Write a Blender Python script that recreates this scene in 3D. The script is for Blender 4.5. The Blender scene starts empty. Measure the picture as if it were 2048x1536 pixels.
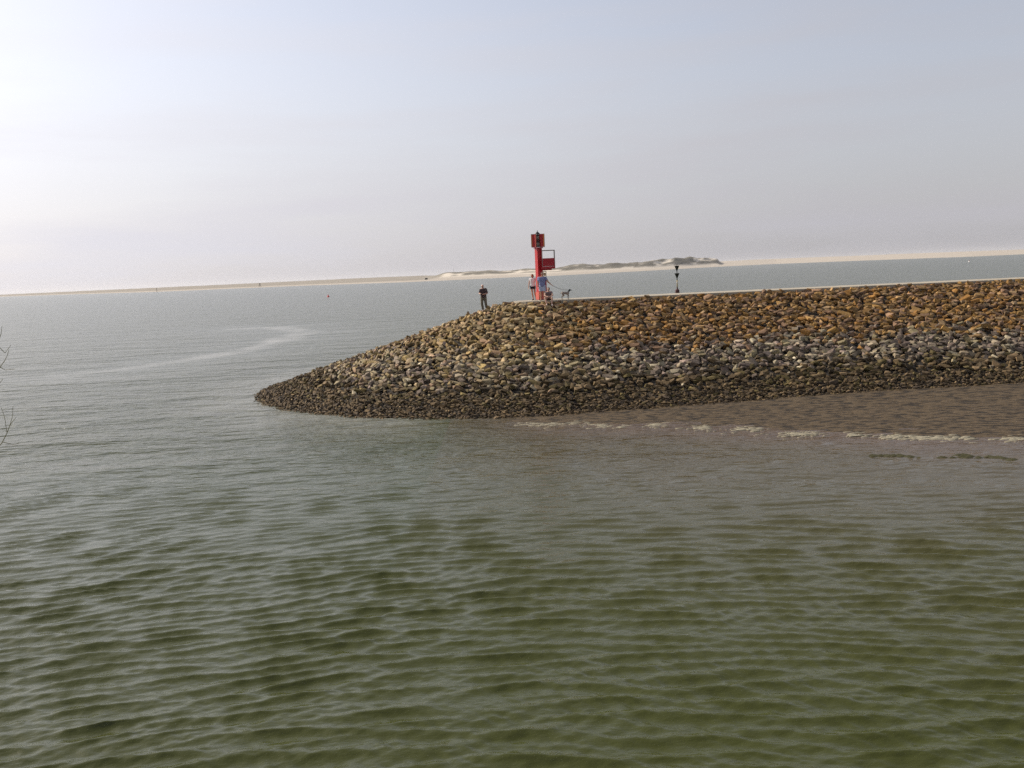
import bpy, bmesh, math, random
import numpy as np
from mathutils import Vector, Matrix

S = bpy.context.scene
COL = S.collection
rad = math.radians

# ------------------------------------------------------------------ camera
CAM_H, PITCH, ROLL, F = 6.85, rad(6.863), rad(-2.49), 1847.0
cam_d = bpy.data.cameras.new("camera")
cam_d.sensor_width = 36.0
cam_d.lens = 36.0 * F / 2048.0
cam_d.clip_start = 0.1
cam_d.clip_end = 60000.0
cam = bpy.data.objects.new("camera", cam_d)
COL.objects.link(cam)
M3 = Matrix.Rotation(math.pi / 2 - PITCH, 3, 'X') @ Matrix.Rotation(ROLL, 3, 'Z')
cam.matrix_world = Matrix.Translation((0, 0, CAM_H)) @ M3.to_4x4()
S.camera = cam
S.render.resolution_x, S.render.resolution_y = 1024, 768

# ------------------------------------------------------------------ sky, sun, exposure
SUN_AZ, SUN_EL = rad(-66), rad(36)          # azimuth from +Y (view axis), negative = left
w = bpy.data.worlds.new("World")
S.world = w
w.use_nodes = True
nt = w.node_tree
nt.nodes.clear()
N = nt.nodes.new
out = N('ShaderNodeOutputWorld'); bg = N('ShaderNodeBackground'); sky = N('ShaderNodeTexSky')
sky.sky_type = 'NISHITA'
sky.sun_disc = False
sky.sun_elevation = SUN_EL
sky.sun_rotation = SUN_AZ
sky.altitude = 0
sky.air_density = 1.0
sky.dust_density = 2.0
sky.ozone_density = 2.0
hsv = N('ShaderNodeHueSaturation'); hsv.inputs['Saturation'].default_value = 0.62
tint = N('ShaderNodeMix'); tint.data_type = 'RGBA'; tint.blend_type = 'MULTIPLY'
tint.inputs[0].default_value = 1.0
tint.inputs[7].default_value = (1.0, 0.955, 0.95, 1)
# thin high cirrus: a little brightness in long soft streaks
tc = N('ShaderNodeTexCoord'); mp = N('ShaderNodeMapping'); mp.inputs['Scale'].default_value = (1.3, 1.3, 11.0)
mp.inputs['Rotation'].default_value = (0.0, 0.12, 0.0)
cn = N('ShaderNodeTexNoise'); cn.inputs['Scale'].default_value = 1.6; cn.inputs['Detail'].default_value = 5
cr = N('ShaderNodeMapRange'); cr.inputs[1].default_value = 0.45; cr.inputs[2].default_value = 0.75
cr.inputs[3].default_value = 0.26; cr.inputs[4].default_value = 0.66
cl = N('ShaderNodeMix'); cl.data_type = 'RGBA'; cl.blend_type = 'MIX'
# haze scatters forward: the veil is brighter towards the sun
dt = N('ShaderNodeVectorMath'); dt.operation = 'DOT_PRODUCT'
dt.inputs[1].default_value = (math.sin(SUN_AZ) * math.cos(SUN_EL), math.cos(SUN_AZ) * math.cos(SUN_EL), math.sin(SUN_EL))
m0 = N('ShaderNodeMath'); m0.operation = 'MAXIMUM'; m0.inputs[1].default_value = 0.0
m1 = N('ShaderNodeMath'); m1.operation = 'POWER'; m1.inputs[1].default_value = 1.8
m2 = N('ShaderNodeMath'); m2.operation = 'MULTIPLY_ADD'; m2.inputs[1].default_value = 1.0; m2.inputs[2].default_value = 0.74
vs = N('ShaderNodeVectorMath'); vs.operation = 'SCALE'; vs.inputs[0].default_value = (4.08, 4.0, 4.28)
nt.links.new(dt.outputs['Value'], m0.inputs[0]); nt.links.new(m0.outputs[0], m1.inputs[0]); nt.links.new(m1.outputs[0], m2.inputs[0])
nt.links.new(m2.outputs[0], vs.inputs['Scale']); nt.links.new(vs.outputs[0], cl.inputs[7])
nt.links.new(tc.outputs['Generated'], dt.inputs[0])
L = nt.links.new
L(sky.outputs[0], hsv.inputs['Color']); L(hsv.outputs[0], tint.inputs[6])
L(tc.outputs['Generated'], mp.inputs[0]); L(mp.outputs[0], cn.inputs['Vector']); L(cn.outputs['Fac'], cr.inputs[0])
sx = N('ShaderNodeSeparateXYZ'); L(tc.outputs['Generated'], sx.inputs[0])
hz = N('ShaderNodeMapRange'); hz.inputs[1].default_value = 0.0; hz.inputs[2].default_value = 0.30; hz.inputs[3].default_value = 0.52; hz.inputs[4].default_value = 0.0
hz.interpolation_type = 'SMOOTHSTEP'; L(sx.outputs['Z'], hz.inputs[0])
ad = N('ShaderNodeMath'); ad.operation = 'ADD'; ad.use_clamp = True; L(cr.outputs[0], ad.inputs[0]); L(hz.outputs[0], ad.inputs[1])
L(ad.outputs[0], cl.inputs[0]); L(tint.outputs[2], cl.inputs[6]); L(cl.outputs[2], bg.inputs['Color'])
bg.inputs['Strength'].default_value = 0.15
L(bg.outputs[0], out.inputs['Surface'])

sun_d = bpy.data.lights.new("sun", 'SUN')
sun_d.energy = 4.6
sun_d.angle = rad(0.6)
sun_d.color = (1.0, 0.90, 0.76)
sun = bpy.data.objects.new("sun", sun_d)
COL.objects.link(sun)
sdir = Vector((math.sin(SUN_AZ) * math.cos(SUN_EL), math.cos(SUN_AZ) * math.cos(SUN_EL), math.sin(SUN_EL)))
sun.rotation_euler = sdir.to_track_quat('Z', 'Y').to_euler()
sun.location = (-40, 20, 40)

S.view_settings.view_transform = 'Standard'
S.view_settings.look = 'None'
S.view_settings.gamma = 1.0
S.view_settings.use_curve_mapping = False
S.view_settings.exposure = 0.15
S.cycles.use_denoising = False
S.cycles.sample_clamp_indirect = 4.0
S.cycles.sample_clamp_direct = 2.5
S.cycles.max_bounces = 8
S.cycles.volume_bounces = 2

# ------------------------------------------------------------------ helpers
M3n = np.array(M3)

def ray(px, py):
    return M3n @ np.array([(px - 1024) / F, -(py - 768) / F, -1.0])

def at(px, py, z=0.0):
    d = ray(px, py); t = (z - CAM_H) / d[2]
    return Vector((d[0] * t, d[1] * t, z))

def atY(px, py, y):
    d = ray(px, py); t = y / d[1]
    return Vector((d[0] * t, y, CAM_H + d[2] * t))

def tag(o, label=None, cat=None, group=None, kind=None):
    if label: o['label'] = label
    if cat: o['category'] = cat
    if group: o['group'] = group
    if kind: o['kind'] = kind
    return o

def empty(name, loc, rz=0.0, label=None, cat=None, group=None):
    o = bpy.data.objects.new(name, None)
    o.empty_display_size = 0.2
    COL.objects.link(o)
    o.location = loc
    o.rotation_euler = (0, 0, rz)
    return tag(o, label, cat, group)

def mesh_obj(name, me, mat, parent=None):
    o = bpy.data.objects.new(name, me)
    COL.objects.link(o)
    if mat and not me.materials: me.materials.append(mat)
    if parent is not None: o.parent = parent
    return o

def mat_new(name):
    m = bpy.data.materials.new(name); m.use_nodes = True
    return m, m.node_tree, m.node_tree.nodes['Principled BSDF']

def simple(name, col, rough=0.7, metal=0.0, var=0.15, scale=6.0, bump=0.0, spec=0.4):
    """plain paint, cloth or skin with a little uneven wear in its colour"""
    m, t, b = mat_new(name)
    n = t.nodes.new('ShaderNodeTexNoise'); n.inputs['Scale'].default_value = scale; n.inputs['Detail'].default_value = 5
    c = t.nodes.new('ShaderNodeTexCoord')
    mx = t.nodes.new('ShaderNodeMix'); mx.data_type = 'RGBA'
    mx.inputs[6].default_value = tuple(x * (1 - var) for x in col) + (1,)
    mx.inputs[7].default_value = tuple(min(1, x * (1 + var)) for x in col) + (1,)
    t.links.new(c.outputs['Object'], n.inputs['Vector']); t.links.new(n.outputs['Fac'], mx.inputs[0])
    t.links.new(mx.outputs[2], b.inputs['Base Color'])
    b.inputs['Roughness'].default_value = rough; b.inputs['Metallic'].default_value = metal
    b.inputs['Specular IOR Level'].default_value = spec
    if bump:
        bp = t.nodes.new('ShaderNodeBump'); bp.inputs['Strength'].default_value = bump; bp.inputs['Distance'].default_value = 0.02
        t.links.new(n.outputs['Fac'], bp.inputs['Height']); t.links.new(bp.outputs[0], b.inputs['Normal'])
    return m

rng = np.random.default_rng(7)
random.seed(7)

def vnoise(x, y, seed=0):
    """smooth 2-D value noise, 0..1"""
    r = np.random.default_rng(seed); T = r.random((257, 257))
    xi = np.floor(x).astype(int); yi = np.floor(y).astype(int)
    fx = x - xi; fy = y - yi
    fx = fx * fx * (3 - 2 * fx); fy = fy * fy * (3 - 2 * fy)
    a = T[xi % 256, yi % 256]; b = T[(xi + 1) % 256, yi % 256]; c = T[xi % 256, (yi + 1) % 256]; d = T[(xi + 1) % 256, (yi + 1) % 256]
    return (a * (1 - fx) + b * fx) * (1 - fy) + (c * (1 - fx) + d * fx) * fy

def fbm(x, y, seed=0, oc=4):
    s = 0; a = 0.5; t = 0
    for k in range(oc):
        s = s + a * vnoise(x * 2 ** k + 13.7 * k, y * 2 ** k + 7.3 * k, seed + k); t += a; a *= 0.5
    return s / t

def sstep(a, b, x):
    t = np.clip((x - a) / (b - a), 0, 1)
    return t * t * (3 - 2 * t)

def grid_faces(nr, nc, off=0):
    i = np.arange(nr - 1)[:, None] * nc + np.arange(nc - 1)[None, :]
    q = np.stack([i, i + 1, i + nc + 1, i + nc], -1).reshape(-1, 4)
    return q + off

def mesh_np(name, V, Fq, smooth=True):
    me = bpy.data.meshes.new(name)
    nv, nf, k = len(V), len(Fq), Fq.shape[1]
    me.vertices.add(nv); me.vertices.foreach_set('co', np.asarray(V, np.float32).ravel())
    me.loops.add(nf * k); me.loops.foreach_set('vertex_index', np.asarray(Fq, np.int32).ravel())
    me.polygons.add(nf)
    me.polygons.foreach_set('loop_start', np.arange(0, nf * k, k, dtype=np.int32))
    me.polygons.foreach_set('loop_total', np.full(nf, k, np.int32))
    me.polygons.foreach_set('use_smooth', np.full(nf, smooth, bool))
    me.update(calc_edges=True)
    return me

def fattr(me, name, vals):
    a = me.attributes.new(name, 'FLOAT', 'POINT'); a.data.foreach_set('value', np.asarray(vals, np.float32).ravel())

# ------------------------------------------------------------------ water
def dist_poly(X, Y, pts):
    best = np.full(X.shape, 1e9)
    for a, b in zip(pts[:-1], pts[1:]):
        dx, dy = b[0] - a[0], b[1] - a[1]
        t = np.clip(((X - a[0]) * dx + (Y - a[1]) * dy) / (dx * dx + dy * dy), 0, 1)
        best = np.minimum(best, np.hypot(X - a[0] - t * dx, Y - a[1] - t * dy))
    return best

PC, PD = np.array([1.5, 60.2]), np.array([1.0, 0.09]) / math.hypot(1.0, 0.09)   # breakwater head centre and axis
PN = np.array([PD[1], -PD[0]])                                                   # towards the camera
HW, SL, CZ = 1.7, 15.0, 5.0                                                      # crest half width, slope run, crest height

def pier_d(X, Y):
    s = (X - PC[0]) * PD[0] + (Y - PC[1]) * PD[1]
    n = (X - PC[0]) * PN[0] + (Y - PC[1]) * PN[1]
    return np.hypot(np.minimum(s, 0), n) - HW

MUD_EDGE = [(-3.5, 44.4), (-0.6, 42.6), (1.6, 41.4), (6.6, 39.8), (9.7, 37.8), (11.5, 36.8), (15.5, 34.7), (18.6, 33.8), (60, 30)]

def build_water():
    NR, NC = 640, 800
    invD = np.linspace(1 / 8.0, 1 / 650.0, NR)
    D = 1 / invD
    u = np.linspace(-0.86, 0.86, NC)
    Y = np.repeat(D[:, None], NC, 1); X = Y * u[None, :]
    cell = np.maximum(np.gradient(D)[:, None] * np.ones((1, NC)), Y * (u[1] - u[0]))
    Z = np.zeros_like(X); DX = np.zeros_like(X); DY = np.zeros_like(X)
    # ripples refracting round the head: crests bow in a shallow arc
    Yw = Y + 0.30 * np.sqrt(X * X + 60) + 0.5 * (fbm(X / 4, Y / 4, 3, 2) - 0.5)
    r = np.random.default_rng(11)
    edge = sstep(0.86, 0.80, np.abs(u))[None, :] * sstep(8.0, 8.6, Y) * sstep(640, 560, Y)
    calm = 1 - 0.35 * sstep(9.0, 3.0, pier_d(X, Y) - SL) * sstep(-6, 4, X)       # sheltered by the mud
    gust = 0.80 + 0.34 * fbm(X / 9, Y / 14, 21, 3)
    tot = np.zeros_like(X); 
    for k in range(64):
        if k < 34:
            lam = 0.35 * 2 ** (r.random() * 1.05); th = r.normal(0, 0.16); st = 0.054
        elif k < 40:
            lam = 1.6 + 2.5 * r.random(); th = r.normal(0.1, 0.3); st = 0.010
        else:
            lam = 0.13 * 2 ** (r.random() * 1.6); th = r.normal(0.2, 0.5); st = 0.042
        kk = 2 * math.pi / lam; kx, ky = kk * math.sin(th), kk * math.cos(th)
        ph = kx * X + ky * Yw + r.random() * 6.283
        wgt = sstep(1.6, 4.0, lam / cell)
        pg = sstep(0.25, 0.6, vnoise(X / (lam * 8) + k * 3.1, Y / (lam * 4) + k * 5.7, 100 + k)) * 1.45
        amp = st / kk * wgt * pg
        Z += amp * np.sin(ph)
        hq = 0.9 if k < 40 else 0.2
        DX += hq * amp * math.sin(th) * np.cos(ph)
        DY += hq * amp * math.cos(th) * np.cos(ph)
    m = edge * calm * gust
    Z *= m; DX *= m; DY *= m
    # Gerstner-like: bunch points towards the crests
    V = np.stack([X + DX, Y + DY, Z], -1).reshape(-1, 3)
    Fq = grid_faces(NR, NC)
    far = 12000.0
    c = [0, NC - 1, NR * NC - 1, (NR - 1) * NC]
    outer = np.array([(-far, -far, 0), (far, -far, 0), (far, far, 0), (-far, far, 0)], float)
    b = len(V)
    V = np.vstack([V, outer])
    Fo = np.array([[b, b + 1, c[1], c[0]], [b + 1, b + 2, c[2], c[1]], [b + 2, b + 3, c[3], c[2]], [b + 3, b, c[0], c[3]]])
    me = mesh_np('water', V, np.vstack([Fq, Fo]))
    me.materials.append(water_mat())
    ext = lambda a, v: np.concatenate([a.ravel(), np.full(4, v)])
    # how much of the relief the mesh does not carry (far away the material carries it)
    res = sstep(0.05, 0.40, cell)
    fattr(me, 'fine', ext(res * 1.0, 1.0))
    wob = 3.0 * (fbm(X / 7, Y / 7, 51, 3) - 0.5)
    me_poly = MUD_EDGE
    sd = np.where(X > -3, dist_poly(X, Y, me_poly), 99)
    inside = (pier_d(X, Y) < 30)
    silt = (.60 * sstep(25, 0, sd + wob * 1.6) + .45 * sstep(5, 0, sd + wob)) * sstep(-9, 5, X)
    fattr(me, 'silt', ext(silt, 0))
    # drifting foam threads on the eddy line off the head
    th1 = [tuple(at(*p)[:2]) for p in [(120, 752), (250, 738), (400, 716), (500, 699), (560, 680), (610, 664), (560, 655), (480, 657)]]
    d1 = dist_poly(X, Y, th1) / (Y / 90.0)
    foam = sstep(2.4, 0.2, d1 + wob * 0.7) * (0.05 + 0.45 * fbm(X / 2, Y / 5, 77, 3))
    slick = sstep(14, 0, d1 + 2 * wob) * 0.5
    ring = pier_d(X, Y) - SL
    foam = np.maximum(foam, 0.22 * sstep(7, 0.5, ring + wob * 1.5) * sstep(-2, -6, X))
    fattr(me, 'foam', ext(foam, 0)); fattr(me, 'slick', ext(slick + calm * 0, 0))
    o = mesh_obj('water', me, None)
    tag(o, kind='structure')
    return o

def water_mat():
    m, t, b = mat_new('sea_water')
    N = t.nodes.new; L = t.links.new
    geo = N('ShaderNodeNewGeometry')
    def attr(n):
        a = N('ShaderNodeAttribute'); a.attribute_name = n; return a.outputs['Fac']
    def noise(scale, sx, sy, det=3, rot=0.0, rough=0.55):
        mp = N('ShaderNodeMapping'); mp.inputs['Scale'].default_value = (sx, sy, 1); mp.inputs['Rotation'].default_value = (0, 0, rot)
        n = N('ShaderNodeTexNoise'); n.inputs['Scale'].default_value = scale; n.inputs['Detail'].default_value = det
        n.inputs['Roughness'].default_value = rough
        L(geo.outputs['Position'], mp.inputs[0]); L(mp.outputs[0], n.inputs['Vector'])
        return n.outputs['Fac']
    def math_(op, a, b_):
        n = N('ShaderNodeMath'); n.operation = op
        for i, v in enumerate((a, b_)):
            if isinstance(v, (int, float)): n.inputs[i].default_value = v
            else: L(v, n.inputs[i])
        return n.outputs[0]
    def mix(f, a, b_):
        n = N('ShaderNodeMix'); n.data_type = 'RGBA'
        if isinstance(f, (int, float)): n.inputs[0].default_value = f
        else: L(f, n.inputs[0])
        for i, v in ((6, a), (7, b_)):
            if isinstance(v, tuple): n.inputs[i].default_value = v + (1,)
            else: L(v, n.inputs[i])
        return n.outputs[2]
    patch = noise(0.03, 1, 1.6, 4)
    base = mix(patch, (0.038, 0.044, 0.006), (0.047, 0.052, 0.014))
    base = mix(attr('silt'), base, (0.095, 0.066, 0.042))
    fn = noise(1.6, 0.5, 1.3, 5)
    fmask = math_('MULTIPLY', attr('foam'), math_('MULTIPLY', fn, 1.5))
    base = mix(fmask, base, (0.62, 0.60, 0.56))
    L(base, b.inputs['Base Color'])
    b.inputs['IOR'].default_value = 1.333
    b.inputs['Specular IOR Level'].default_value = 0.5
    rg = math_('ADD', 0.05, math_('MULTIPLY', attr('fine'), 0.12)); L(rg, b.inputs['Roughness'])
    # unresolved waves
    far1 = noise(0.9, 0.55, 1.0, 3, 0.10)          # ~1-2 m chop
    far2 = noise(0.22, 0.35, 1.0, 2, -0.15)        # ~6 m
    near = noise(11.0, 0.6, 1.0, 4, -0.25, 0.6)     # capillary ripples everywhere
    mid = noise(3.2, 0.4, 1.0, 3, 0.2)
    fa = attr('fine')
    inv = math_('SUBTRACT', 1.0, math_('MULTIPLY', attr('slick'), 0.8))
    h = math_('MULTIPLY', math_('MULTIPLY', far1, 0.42), fa)
    h = math_('ADD', h, math_('MULTIPLY', math_('MULTIPLY', far2, 0.9), fa))
    h = math_('ADD', h, math_('MULTIPLY', mid, math_('ADD', 0.016, math_('MULTIPLY', fa, 0.11))))
    h = math_('ADD', h, math_('MULTIPLY', near, 0.011))
    h = math_('MULTIPLY', h, inv)
    bp = N('ShaderNodeBump'); bp.inputs['Strength'].default_value = 1.0; bp.inputs['Distance'].default_value = 1.0
    L(h, bp.inputs['Height']); L(bp.outputs[0], b.inputs['Normal'])
    return m

build_water()

# ------------------------------------------------------------------ breakwater
def palette(z, X, n, r):
    """own colour of each stone: lichen-gold above, bleached grey in the tide band, weed-dark below"""
    gold = np.array([[.21, .145, .062], [.23, .165, .078], [.20, .135, .06], [.27, .20, .11], [.18, .13, .07], [.235, .145, .058], [.17, .125, .085], [.22, .175, .11], [.20, .145, .10]])
    tan = np.array([[.24, .19, .10], [.28, .225, .14], [.21, .165, .08], [.25, .185, .125], [.18, .15, .09], [.30, .26, .17]])
    grey = np.array([[.25, .215, .155], [.20, .17, .13], [.32, .29, .21], [.15, .125, .10], [.24, .21, .13], [.18, .145, .12], [.12, .10, .08]])
    dark = np.array([[.080, .060, .034], [.11, .083, .046], [.060, .047, .028], [.14, .105, .062], [.095, .078, .036]])
    mud = np.array([[.10, .074, .042], [.065, .050, .032], [.13, .10, .06], [.055, .043, .030]])
    pick = lambda P: P[r.integers(0, len(P), n)]
    zz = z + 0.8 * (fbm(X / 4.0, z * 0.9, 5, 3) - 0.5) + r.normal(0, 0.22, n)
    left = sstep(9, -2, X)[:, None]
    upper = np.where(r.random((n, 1)) < left, pick(tan) * np.array([1.0, .95, .90]), pick(gold) * np.array([1.0, .93, .88]))
    c = upper
    g = sstep(2.75, 2.15, zz)[:, None]
    c = np.where(r.random((n, 1)) < g, np.where(r.random((n, 1)) < 0.5 * left, pick(tan), pick(grey)), c)
    d = sstep(1.55, .95, zz)[:, None]
    c = np.where(r.random((n, 1)) < d, pick(dark), c)
    e = sstep(0.55, 0.2, zz)[:, None]
    c = np.where(r.random((n, 1)) < e, pick(mud), c)
    c = c * np.exp(r.normal(0, 0.26, (n, 1)))
    lum = c.mean(1, keepdims=True); c = (lum + (c - lum) * 1.18) * np.array([.93, .885, .88])
    return np.clip(c, 0.01, 0.6)

def stone_mat(name, from_object):
    m, t, b = mat_new(name)
    N = t.nodes.new; L = t.links.new
    if from_object:
        a = N('ShaderNodeObjectInfo'); c = a.outputs['Color']
    else:
        a = N('ShaderNodeAttribute'); a.attribute_name = 'stone_colour'; c = a.outputs['Color']
    g = N('ShaderNodeNewGeometry')
    n1 = N('ShaderNodeTexNoise'); n1.inputs['Scale'].default_value = 7; n1.inputs['Detail'].default_value = 6; n1.inputs['Roughness'].default_value = .65
    L(g.outputs['Position'], n1.inputs['Vector'])
    mr = N('ShaderNodeMapRange'); mr.inputs[1].default_value = .3; mr.inputs[2].default_value = .7; mr.inputs[3].default_value = .62; mr.inputs[4].default_value = 1.35
    L(n1.outputs['Fac'], mr.inputs[0])
    mx = N('ShaderNodeVectorMath'); mx.operation = 'SCALE'
    L(c, mx.inputs[0]); L(mr.outputs[0], mx.inputs['Scale']); L(mx.outputs[0], b.inputs['Base Color'])
    b.inputs['Roughness'].default_value = .85; b.inputs['Specular IOR Level'].default_value = .25
    bp = N('ShaderNodeBump'); bp.inputs['Strength'].default_value = .8; bp.inputs['Distance'].default_value = .03
    L(n1.outputs['Fac'], bp.inputs['Height']); L(bp.outputs[0], b.inputs['Normal'])
    return m

def hull_rock(seed):
    r = np.random.default_rng(seed)
    P = r.normal(size=(15, 3)); P /= np.linalg.norm(P, axis=1)[:, None]
    P = np.sign(P) * np.abs(P) ** 0.75          # blocky
    P *= r.uniform(.60, 1.05, (15, 1))
    P /= np.abs(P).max(0)
    bm = bmesh.new()
    for p in P: bm.verts.new(p)
    res = bmesh.ops.convex_hull(bm, input=bm.verts)
    bmesh.ops.delete(bm, geom=[v for v in bm.verts if not v.link_faces], context='VERTS')
    bmesh.ops.triangulate(bm, faces=bm.faces)
    bmesh.ops.recalc_face_normals(bm, faces=bm.faces)
    bm.verts.index_update()
    V = np.array([v.co[:] for v in bm.verts]); T = np.array([[v.index for v in f.verts] for f in bm.faces])
    bm.free()
    return V, T

def euler_np(a, b, c):
    ca, sa, cb, sb, cc, sc = np.cos(a), np.sin(a), np.cos(b), np.sin(b), np.cos(c), np.sin(c)
    R = np.empty((len(a), 3, 3))
    R[:, 0, 0] = cb * cc; R[:, 0, 1] = sa * sb * cc - ca * sc; R[:, 0, 2] = ca * sb * cc + sa * sc
    R[:, 1, 0] = cb * sc; R[:, 1, 1] = sa * sb * sc + ca * cc; R[:, 1, 2] = ca * sb * sc - sa * cc
    R[:, 2, 0] = -sb; R[:, 2, 1] = sa * cb; R[:, 2, 2] = ca * cb
    return R

def slope_z(d):
    """rubble surface height at distance d out from the crest edge"""
    return CZ - 0.10 - np.maximum(d, 0) * (CZ - 0.1) / SL - 0.10 * np.sin(np.clip(d / SL, 0, 1.1) * math.pi) * 1.0

def build_breakwater():
    root = empty('breakwater', (PC[0], PC[1], 0), 0, 'long stone breakwater with rounded sloping head jutting into the water', 'breakwater')
    inv = Vector((PC[0], PC[1], 0))
    # ---- stones
    P, T3, SZ = [], [], []
    r = np.random.default_rng(5)
    d = -0.05
    while d < SL + 1.1:
        f = 1.0 if d < 12.3 else (0.62 if d < 13.8 else 0.5)
        su = 0.355 * f; Dr = HW + d
        lf, la, lb = 58.0, math.pi * Dr, 58.0
        n1 = int(lf / su); n2 = int(la / su); n3 = int(lb / (su * 1.7))
        seq = [(lf * (i + .5) / n1, 0) for i in range(n1)] + [(la * (i + .5) / n2, 1) for i in range(n2)] + [(lb * (i + .5) / n3, 2) for i in range(n3)]
        for s, k in seq:
            s += r.uniform(-.4, .4) * su; dd = d + r.uniform(-.22, .22) * f
            if k == 0: q = PC + PD * (lf - s) + PN * (HW + dd); tg = PD; on = PN
            elif k == 1:
                a = s / Dr; on = PN * math.cos(a) - PD * math.sin(a); q = PC + on * (HW + dd * (1 + .055 * math.sin(a) ** 2)); tg = np.array([-on[1], on[0]])
            else: q = PC + PD * s - PN * (HW + dd); tg = PD; on = -PN
            P.append((q[0], q[1], dd)); T3.append((tg[0], tg[1], on[0], on[1]))
            SZ.append((f * (1.35 if k == 2 else 1.0)))
        d += 0.262 * f
    P = np.array(P); T3 = np.array(T3); SZ = np.array(SZ); n = len(P)
    z = slope_z(P[:, 2])
    sl = math.atan2(CZ, SL)
    tg = np.stack([T3[:, 0], T3[:, 1], np.zeros(n)], 1)
    dn = np.stack([T3[:, 2] * math.cos(sl), T3[:, 3] * math.cos(sl), np.full(n, -math.sin(sl))], 1)
    nm = np.cross(tg, dn); nm *= np.sign(nm[:, 2:3])
    B = np.stack([tg, dn, nm], -1)
    size = np.exp(r.normal(0, .20, n)) * SZ
    sc = np.stack([0.190 * size * r.uniform(.75, 1.45, n), .128 * size * r.uniform(.8, 1.25, n), .108 * size * r.uniform(.7, 1.4, n)], 1)
    lift = r.normal(0, .045, n) * SZ - np.where(SZ > 1.1, .36, .10) * sstep(1.1, .1, P[:, 2])
    C = np.stack([P[:, 0], P[:, 1], z], 1) + nm * (lift + sc[:, 2] * .25)[:, None]
    Rl = euler_np(r.normal(-.25, .28, n), r.normal(0, .24, n), r.normal(0.10, .42, n))
    R = B @ Rl
    colr = palette(C[:, 2], C[:, 0], n, r)
    colr[T3[:, 3] > .8] = palette(C[:, 2], C[:, 0], n, r)[T3[:, 3] > .8]
    rocks = [hull_rock(200 + i) for i in range(36)]
    var = r.integers(0, len(rocks), n)
    # the stones that show largest stay objects of their own
    dist = np.hypot(np.hypot(C[:, 0], C[:, 1]), C[:, 2] - CAM_H)
    inview = (np.abs(C[:, 0] / C[:, 1]) < .53) & (T3[:, 3] < .15) & (C[:, 2] > .35)
    score = np.where(inview, sc[:, 0] * sc[:, 2] / dist ** 2, 0)
    big = np.argsort(-score)[:300]
    isbig = np.zeros(n, bool); isbig[big] = True
    smo = stone_mat('loose_stone', True); sms = stone_mat('rubble', False)
    cache = {}
    for i in big:
        v = int(var[i])
        if v not in cache:
            me = mesh_np('stone', rocks[v][0], rocks[v][1], False); me.materials.append(smo); cache[v] = me
        o = bpy.data.objects.new('stone', cache[v])
        COL.objects.link(o); o.parent = root
        Mx = Matrix([list(R[i][k] * sc[i]) + [C[i][k] - inv[k]] for k in range(3)] + [[0, 0, 0, 1]])
        o.matrix_local = Mx
        o.color = (*[float(x) for x in colr[i]], 1)
    Vs, Fs, Cs = [], [], []; off = 0
    for v in range(len(rocks)):
        idx = np.where((var == v) & ~isbig)[0]
        if not len(idx): continue
        V0, F0 = rocks[v]
        VV = np.einsum('nij,nvj->nvi', R[idx], V0[None] * sc[idx][:, None, :]) + C[idx][:, None, :] - np.array(inv)[None, None]
        nv = len(V0)
        FF = F0[None] + (off + np.arange(len(idx)) * nv)[:, None, None]
        Vs.append(VV.reshape(-1, 3)); Fs.append(FF.reshape(-1, 3)); Cs.append(np.repeat(colr[idx], nv, 0)); off += len(idx) * nv
    V = np.vstack(Vs); Fq = np.vstack(Fs); Cc = np.vstack(Cs)
    me = mesh_np('rubble_stones', V, Fq, False)
    ca = me.color_attributes.new('stone_colour', 'FLOAT_COLOR', 'POINT')
    ca.data.foreach_set('color', np.hstack([Cc, np.ones((len(Cc), 1))]).astype(np.float32).ravel())
    o = mesh_obj('rubble_stones', me, sms, root); o['kind'] = 'stuff'
    # ---- core under the stones, coloured near black to deepen shade in the gaps
    ds = np.concatenate([[-0.3], np.linspace(0, SL + 4, 40)])
    ang = np.linspace(0, math.pi, 40)
    ring = [('f', s) for s in np.linspace(58, 0, 60)[:-1]] + [('a', a) for a in ang] + [('b', s) for s in np.linspace(0, 58, 60)[1:]]
    VV = []
    for dd in ds:
        for k, s in ring:
            if k == 'f': q = PC + PD * s + PN * (HW + dd)
            elif k == 'a': q = PC + (PN * math.cos(s) - PD * math.sin(s)) * (HW + dd * (1 + .055 * math.sin(s) ** 2))
            else: q = PC + PD * s - PN * (HW + dd)
            VV.append((q[0] - inv[0], q[1] - inv[1], float(slope_z(dd)) - .13 + .06 * (random.random() - .5)))
    me = mesh_np('core', np.array(VV), grid_faces(len(ds), len(ring)))
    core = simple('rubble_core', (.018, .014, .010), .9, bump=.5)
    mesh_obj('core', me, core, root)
    # ---- concrete crest path, cast in bays
    conc = simple('path_concrete', (.34, .30, .23), .85, var=.22, scale=1.3, bump=.3)
    bays = 19
    def slab_me(L_, W_, T_):
        bm = bmesh.new()
        bmesh.ops.create_cube(bm, size=1)
        bmesh.ops.scale(bm, vec=(L_, W_, T_), verts=bm.verts)
        bmesh.ops.bevel(bm, geom=bm.edges[:], offset=.02, segments=1, affect='EDGES')
        me = bpy.data.meshes.new('slab'); bm.to_mesh(me); bm.free(); me.materials.append(conc); return me
    sm = slab_me(2.98, 3.1, .26)
    for i in range(bays):
        o = bpy.data.objects.new('slab', sm); COL.objects.link(o); o.parent = root
        c = PC + PD * (0.35 + 1.5 + 3.0 * i)
        o.location = (c[0] - inv[0], c[1] - inv[1], CZ - .13 + .004 * random.random()); o.rotation_euler = (0, 0, math.atan2(PD[1], PD[0]))
    # rounded end pad
    bm = bmesh.new()
    pts = [(0.34 + 0 * a, 0) for a in ()]
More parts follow.
